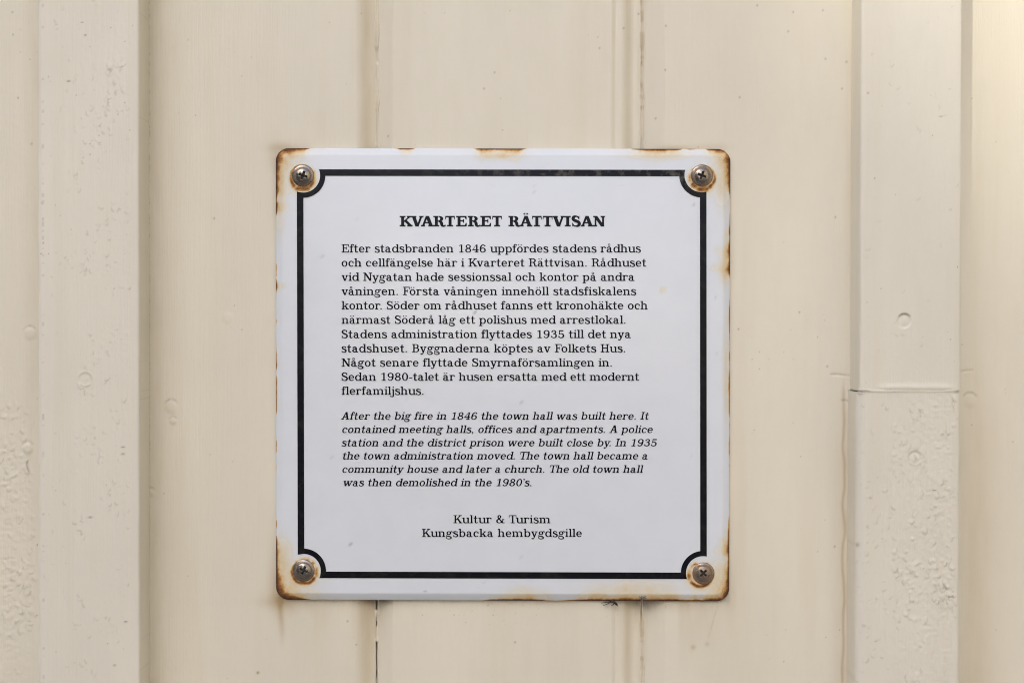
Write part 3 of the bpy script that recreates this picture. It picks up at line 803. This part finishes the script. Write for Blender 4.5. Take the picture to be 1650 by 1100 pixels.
# rust creeping in from each edge: (position along the edge in photo px, reach in px)
E_TOP = [(445, 15), (465, 9), (480, 5.5), (492, 2.5), (503, 0), (636, 0), (646, 2.4), (662, 2.4), (670, 0), (762, 0), (775, 3.6), (800, 3.0), (835, 4.2), (850, 0),
         (1012, 0), (1030, 2.4), (1055, 4.6), (1080, 3.5), (1092, 2.5), (1102, .5), (1112, 1.6), (1122, .6), (1136, .6), (1148, 4.5), (1162, 7), (1177, 13)]
E_RIGHT = [(239, 13), (255, 10), (275, 7), (295, 5.5), (312, 1.2), (340, .6), (368, 2.0), (390, 2.2), (405, 4.5), (418, 2.5), (434, 6.5), (446, 1.0), (465, .4), (490, 1.0), (520, 1.6),
           (550, .8), (600, 1.2), (624, 2.2), (660, 1.0), (760, .5), (830, .6), (872, 3.0), (888, 5.0), (900, 2.0), (918, 3.5), (938, 8), (968, 18)]
E_BOT = [(445, 24), (460, 16), (476, 7), (492, 2), (506, .3), (770, 0), (790, 1.6), (815, 2.6), (835, 4), (862, 3.5), (880, .8), (905, .6), (925, 1.6), (945, 3.4), (965, 4.6),
         (985, 3.5), (1010, 5), (1040, 4.2), (1062, 5), (1085, 4), (1105, 2.4), (1130, 3.2), (1150, 6), (1163, 10), (1176, 18)]
E_LEFT = [(239, 15), (255, 11), (275, 7), (295, 5), (312, 4.2), (322, 1.0), (330, 4), (338, 4.5), (348, .4), (380, .2), (448, .3), (460, 3.2), (470, .6), (540, .2), (575, .6), (588, 2.2), (600, .3),
          (860, .2), (874, 2.5), (890, 4), (905, 3.2), (920, 6), (938, 10), (966, 24)]
HEADS = [(488.0, 283.0, 19, 28, .35), (1131.2, 283.0, 20, 21, .55), (489.2, 918.6, 21, 19, .40), (1133.4, 923.2, 45, 26, .95)]   # x, y, recess angle, warmth seed, rust
def rust_mask(X, Y, u, v):
    r = np.zeros_like(X)
    wig = .55+.9*fbm(X/7., Y/7., 601, 3)
    for dd, s, K in ((v+HALF, X, E_TOP), (HALF-u, Y, E_RIGHT), (HALF-v, X, E_BOT), (u+HALF, Y, E_LEFT)):
        w = keys(s, K)*wig
        if K is E_LEFT or K is E_RIGHT: w = np.maximum(w, 1.5*sm(.42, .66, fbm(s/26., s*0, 605, 3)))
        dd = np.clip(dd, 0, None)
        core = .95*np.exp(-(dd/np.maximum(w*.9, .05))**1.4)*sm(.1, 1.2, w)
        halo = .36*np.exp(-(dd/np.maximum(w*2.4+3.5, .05))**1.2)*sm(.4, 4., w)
        r = np.maximum(r, np.maximum(core*sm(0, 3.5, w+1.2), halo))
    # weathered corners keep to the round corner of the plate
    cd = np.hypot(np.clip(np.abs(u)-(HALF-RC), 0, None), np.clip(np.abs(v)-(HALF-RC), 0, None))
    for sx_, sy_, a in ((-1, -1, .8), (1, -1, .5), (-1, 1, .78), (1, 1, .6)):
        q = (np.sign(u) == sx_)*(np.sign(v) == sy_)*sm(HALF-RC-2, HALF-RC+7, np.abs(u))*sm(HALF-RC-2, HALF-RC+7, np.abs(v))
        r = np.maximum(r, q*a*sm(RC-6.5*wig, RC-.5, cd))
    # yellow bloom
    for cx_, cy_, rx, ry, a in ((452, 262, 26, 40, .17), (470, 930, 44, 30, .17), (456, 905, 18, 40, .17), (1160, 940, 26, 44, .16), (1030, 950, 90, 20, .13), (1165, 290, 18, 50, .14),
                                (1168, 430, 10, 26, .18), (850, 960, 40, 16, .13), (1060, 250, 60, 9, .14), (806, 250, 40, 8, .18), (1170, 600, 7, 80, .10), (448, 320, 14, 60, .13)):
        r = np.maximum(r, 1.25*a*gauss(X, Y, cx_, cy_, rx, ry)*(.6+.7*fbm(X/14., Y/14., 620, 3)))
    # rings round the screws, heavier below
    for i, (hx, hy, ang, sd, rs) in enumerate(HEADS):
        ox, oy = ((-1, 2.5), (1.0, 3.0), (.8, 1.5), (-4.0, 1.5))[i]
        d = np.hypot(X-hx-ox, Y-hy-oy); th = np.arctan2(Y-hy, X-hx)
        low = .5+.5*np.sin(th)
        wob = 2.2*(fbm(np.cos(th)*2+5, np.sin(th)*2+5, 630+i, 3)-.5)
        ring = np.exp(-((d-19.2-wob)/ (1.9+1.2*low))**2)
        r = np.maximum(r, ring*(.34+.34*low+.25*(vnoise(X/4., Y/4., 640+i)-.4)))
        r = np.maximum(r, .24*np.exp(-np.clip(d-20, 0, None)/(3.5+5*low))*(.4+.8*low))
    r = np.maximum(r, .32*gauss(X, Y, 478, 306, 6, 3)); r = np.maximum(r, .24*gauss(X, Y, 1068, 467, 4.5, 4))
    return np.clip(r, 0, 1)
lv = np.concatenate([np.arange(0, 16, 1.0), np.arange(16, 60, 1.5), np.arange(60, HALF, 5.0)])
ax_ = np.concatenate([-(HALF-lv), [0], (HALF-lv)[::-1]])
def plate_grid():
    U, Vg = np.meshgrid(ax_, ax_)
    m = np.maximum(np.abs(U), np.abs(Vg)); d = HALF-m
    rr = np.clip(RC-d, 0, None); c = m-rr
    lx, ly = np.abs(U)-c, np.abs(Vg)-c
    cor = (lx > 0) & (ly > 0) & (rr > 0)
    n = np.hypot(lx, ly); k = np.where(cor, np.maximum(lx, ly)/np.where(n > 0, n, 1), 1.0)
    u = np.where(cor, np.sign(U)*(c+lx*k), U); v = np.where(cor, np.sign(Vg)*(c+ly*k), Vg)
    return u, v, d
u, v, d = plate_grid()
X, Y = plate_uv(u, v)
rust = rust_mask(X, Y, u, v)
hh = plate_h(u, v, d) - .00035*sm(.45, .8, rust) + .00012*(fbm(X/40., Y/40., 650, 2)-.5)*sm(4, 14, d)
grime_shade = .25*sm(.955, .985, vnoise(X/2.6, Y/2.6, 660))*sm(.55, .75, vnoise(X/60., Y/60., 661))
for sx_, sy_, a in ((766, 502.5, .9), (688.5, 655, .7), (839, 648, .5), (573, 354, .35), (565, 877, .6), (680, 819, .4), (536, 738, .5), (1118, 330, .35), (1121, 328, .3), (521, 413, .4), (1153, 478, .5), (1155, 571, .5), (832, 767, .5), (685, 952, .4)):
    grime_shade = grime_shade + a*gauss(X, Y, sx_, sy_, 1.5)
vx, vy, vz = px(X, Y, hh)
N = len(ax_)
Vv = np.stack([vx, vy, vz], -1).reshape(-1, 3); Fq = grid_faces(N, N)[:, ::-1]
# rolled rim down to the wall and the back of the sheet
ring = np.concatenate([np.arange(N), np.arange(1, N)*N+N-1, (N-1)*N+np.arange(N-2, -1, -1), np.arange(N-2, 0, -1)*N])
b0 = len(Vv); back = Vv[ring].copy(); back[:, 1] = -.0004
nr_ = len(ring); i = np.arange(nr_); j = (i+1) % nr_
F2 = np.stack([ring[i], ring[j], b0+j, b0+i], -1)
Vv = np.concatenate([Vv, back]); Fq = np.concatenate([Fq, F2])
plate = mesh_obj('plate', Vv, Fq, M_enamel, sign, attrs={'rust': np.concatenate([rust.ravel(), rust.ravel()[ring]]),
                 'grime_shade': np.clip(np.concatenate([grime_shade.ravel(), np.full(nr_, .2)]), 0, 1)})
# black border line with its scooped corners
QO = np.array([[478.2, 272.9], [1138.3, 273.8], [1138.9, 932.4], [479.9, 930.6]])
W_ = 660.0; TH = 10.5
def border_path(ins, r):
    """closed path in a W_ x W_ square, inset by ins, corners scooped by arcs of radius r round the screws"""
    cs = [(10.0, 10.0), (W_-7.8, 8.5), (W_-6.0, W_-9.5), (9.5, W_-11.5)]
    P = []
    def arc(ci, a0, a1):
        c = cs[ci]
        return [(c[0]+r*math.cos(math.radians(a0+(a1-a0)*k/24)), c[1]+r*math.sin(math.radians(a0+(a1-a0)*k/24))) for k in range(25)]
    def side(p, q, n=60): return [(p[0]+(q[0]-p[0])*k/n, p[1]+(q[1]-p[1])*k/n) for k in range(1, n)]
    lo, hi = ins, W_-ins
    def ang(ci, horiz, line):                  # angle where the scoop meets the straight side
        c = cs[ci]
        if horiz:
            s_ = (line-c[1])/r; a = math.degrees(math.asin(s_)); return a if ci in (0, 3) else 180-a
        s_ = (line-c[0])/r; a = math.degrees(math.acos(s_)); return a if ci in (0, 1) else -a
    A0 = arc(0, ang(0, False, lo), ang(0, True, lo)); A1 = arc(1, ang(1, True, lo), ang(1, False, hi))
    a2 = arc(2, 360+ang(2, False, hi), ang(2, True, hi)); a3 = arc(3, ang(3, True, hi), ang(3, False, lo))
    P = A0+side(A0[-1], A1[0])+A1+side(A1[-1], a2[0])+a2+side(a2[-1], a3[0])+a3+side(a3[-1], A0[0])
    return np.array(P)
def sq(P):
    s, t = P[:, :1]/W_, P[:, 1:]/W_
    return (QO[0]*(1-s)+QO[1]*s)*(1-t)+(QO[3]*(1-s)+QO[2]*s)*t
po, pi_ = sq(border_path(0, 27.6)), sq(border_path(TH, 36.0))
pm = (po+pi_)/2
R3 = np.stack([po, pm, pi_], 0)
hb = h_at(R3[..., 0], R3[..., 1]) + .00022
bx, by, bz = px(R3[..., 0], R3[..., 1], hb)
dust = (R3[..., 1] < 300)*sm(620, 950, R3[..., 0])*1.0 + .12
mesh_obj('border_line', np.stack([bx, by, bz], -1).reshape(-1, 3), grid_faces(3, len(po), wrap=True), M_frame, sign, attrs={'dust': dust})

# lettering
def lettering(name, lines, label=None):
    V, F = [], []
    k = 0
    for ln in lines:
        polys, _ = set_line(*ln[:5], **ln[5])
        for P in polys:
            P = np.array(P); h = h_at(P[:, 0], P[:, 1]) + .00020 + .000006*(k % 9); k += 1
            a, b, c = px(P[:, 0], P[:, 1], h)
            area = np.sum(P[:, 0]*np.roll(P[:, 1], -1)-np.roll(P[:, 0], -1)*P[:, 1])
            idx = list(range(len(V), len(V)+len(P)))
            V += list(zip(a, b, c)); F.append(idx if area < 0 else idx[::-1])
    return mesh_obj(name, V, F, M_ink, sign, smooth=False, label=label)
B_ = dict(bold=True, wide=1.065)
lettering('heading', [('KVARTERET', 643.9, 808.9, 364.9, 17.0, B_), ('R\u00c4TTVISAN', 819.2, 974.7, 364.9, 17.0, B_)])
SV = [('Efter stadsbranden 1846 uppf\u00f6rdes stadens r\u00e5dhus', 1032.8, 406.8), ('och cellf\u00e4ngelse h\u00e4r i Kvarteret R\u00e4ttvisan. R\u00e5dhuset', 1041.6, 429.6),
      ('vid Nygatan hade sessionssal och kontor p\u00e5 andra', 1022.8, 452.5), ('v\u00e5ningen. F\u00f6rsta v\u00e5ningen inneh\u00f6ll stadsfiskalens', 1025.2, 475.4),
      ('kontor. S\u00f6der om r\u00e5dhuset fanns ett kronoh\u00e4kte och', 1043.5, 498.4), ('n\u00e4rmast S\u00f6der\u00e5 l\u00e5g ett polishus med arrestlokal.', 1007.9, 521.5),
      ('Stadens administration flyttades 1935 till det nya', 1016.9, 544.6), ('stadshuset. Byggnaderna k\u00f6ptes av Folkets Hus.', 1007.4, 567.5),
      ('N\u00e5got senare flyttade Smyrnaf\u00f6rsamlingen in.', 985.8, 590.4), ('Sedan 1980-talet \u00e4r husen ersatta med ett modernt', 1030.0, 613.2),
      ('flerfamiljshus.', 682.4, 635.8)]
lettering('swedish_text', [(t, 550.4, x1, y, 13.35, dict(wide=1.035)) for t, x1, y in SV])
I_ = dict(slant=.2, wide=1.045)
EN = [('After the big fire in 1846 the town hall was built here. It', 549.5, 1045.7, 675.7), ('contained meeting halls, offices and apartments. A police', 550.6, 1052.0, 697.2),
      ('station and the district prison were built close by. In 1935', 550.2, 1058.5, 718.7), ('the town administration moved. The town hall became a', 551.0, 1043.5, 739.8),
      ('community house and later a church. The old town hall', 550.8, 1036.7, 761.3), ('was then demolished in the 1980\u2019s.', 552.0, 856.3, 782.8)]
lettering('english_text', [(t, x0, x1, y, 12.3, I_) for t, x0, x1, y in EN], label='slanted black lettering')
lettering('credit_text', [('Kultur & Turism', 730.6, 886.7, 842.4, 13.0, dict(wide=1.075)), ('Kungsbacka hembygdsgille', 680.0, 937.6, 864.5, 13.0, dict(wide=1.06))])

# screws: flanged pan heads with a real cross recess
NR, NT = 46, 96
rad = np.concatenate([np.linspace(0, 8.6, 26), np.linspace(9.0, 18.0, NR-26)])
SL = ['clean steel screw', 'steel screw with a thin rust ring on its flange', 'steel screw with its lower half painted dark', 'brown tarnished steel screw']
for i, (hx, hy, ang, sd, rs) in enumerate(HEADS):
    R, TH_ = np.meshgrid(rad, np.linspace(0, 2*math.pi, NT, endpoint=False), indexing='ij')
    x, y = R*np.cos(TH_), R*np.sin(TH_)
    t = np.clip(R/13.2, 0, 1)
    h = .0022*np.sqrt(np.clip(1-t**2.2, 0, 1))*(R < 13.2) + .0011*np.sqrt(np.clip(1-(np.clip(R-11, 0, 7)/7.0)**2.5, 0, 1))
    h = h + .0001*np.exp(-((R-13.6)/.8)**2)
    a = math.radians(ang); xr, yr = x*math.cos(a)+y*math.sin(a), -x*math.sin(a)+y*math.cos(a)
    armx = sm(2.05, 1.25, np.abs(yr))*sm(7.3, 6.0, np.abs(xr)); army = sm(2.05, 1.25, np.abs(xr))*sm(7.3, 6.0, np.abs(yr))
    cross = np.maximum(np.maximum(armx, army), sm(3.0, 2.2, R))
    h = h - .0019*cross*(1-.35*sm(2.2, 0, R)) + .00018*np.exp(-((np.maximum(np.abs(xr), np.abs(yr))-7.5)/.6)**2)*(np.minimum(np.abs(xr), np.abs(yr)) < 2)
    hb_ = float(h_at(hx, hy)) - .0001
    vx, vy, vz = px(hx+x, hy+y, hb_+h)
    last = R.shape[0]-1
    Vv = np.stack([vx, vy, vz], -1).reshape(-1, 3)
    rr_ = rs*(.22+.9*np.exp(-((R-13.8)/2.0)**2)*(.5+.6*vnoise(np.cos(TH_)*3+9, np.sin(TH_)*3+9, 700+i)) + .5*sm(14, 18, R)*(y > 2))
    if i == 3: rr_ = rr_*.8+.22
    gr = .85*cross + .30*np.exp(-((R-13.6)/1.0)**2)*(.4+.6*vnoise(np.cos(TH_)*4+3, np.sin(TH_)*4+3, 710+i)) + (.35 if i == 2 else 0)*sm(2, 10, y+R*.2)  # recess and crease darkened; third screw's dark ground reflection painted into its lower half
    # skirt
    sk = Vv[last*NT:(last+1)*NT].copy(); sk[:, 1] += .0012
    Fq = np.concatenate([grid_faces(len(rad), NT, wrap=True), np.stack([last*NT+np.arange(NT), last*NT+(np.arange(NT)+1) % NT, len(Vv)+(np.arange(NT)+1) % NT, len(Vv)+np.arange(NT)], -1)])
    Vv = np.concatenate([Vv, sk])
    mesh_obj('screw', Vv, Fq, M_screw, sign, origin=px(hx, hy, hb_), label=SL[i],
             attrs={'rust': np.clip(np.concatenate([rr_.ravel(), np.full(NT, .6)]), 0, 1), 'grime_shade': np.clip(np.concatenate([gr.ravel(), np.full(NT, .6)]), 0, 1)})

# ------------------------------------------------------------------ small remains caught on the lower edge of the sign
def tube(V, F, pts, r0, r1, n=6):
    pts = np.array(pts, float); m = len(pts)
    for k in range(m):
        t = pts[min(k+1, m-1)]-pts[max(k-1, 0)]; t /= np.linalg.norm(t)
        a = np.cross(t, (0.3, .9, .2)); a /= np.linalg.norm(a); b = np.cross(t, a)
        r = r0+(r1-r0)*k/(m-1)
        for j in range(n): V.append(pts[k]+r*(a*math.cos(2*math.pi*j/n)+b*math.sin(2*math.pi*j/n)))
    s = len(V)-m*n
    for k in range(m-1):
        for j in range(n): F.append((s+k*n+j, s+k*n+(j+1) % n, s+(k+1)*n+(j+1) % n, s+(k+1)*n+j))
    F.append(tuple(range(s+n-1, s-1, -1))); F.append(tuple(range(s+(m-1)*n, s+m*n)))
def P3(x, y, h): return np.array(px(x, y, h), float)
V, F = [], []
tube(V, F, [P3(983, 968.5, .003), P3(987, 968.8, .0037), P3(991, 970.5, .0036), P3(994, 973.5, .0028)], .0009, .0007, 8)
for pts in ([(984, 969), (979, 969.5), (974, 970), (969, 971.2)], [(985, 970), (981, 971), (977, 973), (972, 974.5)], [(992, 972), (994, 973), (996, 976)],
            [(988, 968), (991, 966.5), (994, 967.2)], [(990, 970), (988, 973.5), (985, 975)]):
    tube(V, F, [P3(x, y, .0034-.0006*j) for j, (x, y) in enumerate(pts)], .00032, .00018, 5)
mesh_obj('dead_insect', V, F, M_insect, None, origin=px(988, 970, .0034), label='small dark dead insect with thin legs caught under the sign\'s bottom edge', cat='insect')
V, F = [], []
for k in range(16):
    a = rng.uniform(0, 2*math.pi); L_ = rng.uniform(3, 6.5); c0 = rng.normal(0, 1.2, 2)
    pts = [P3(1037+c0[0]+L_*t_*math.cos(a+t_*rng.uniform(-.5, .5)), 963.5+c0[1]+L_*t_*.7*math.sin(a), .0052+.0006*math.sin(3*t_+k)) for t_ in np.linspace(0, 1, 5)]
    tube(V, F, pts, .0005, .00014, 5)
mesh_obj('cobweb_tuft', V, F, M_web, None, origin=px(1037, 963.5, .005), label='tiny grey tuft of cobweb on the rusty bottom edge of the sign', cat='cobweb')
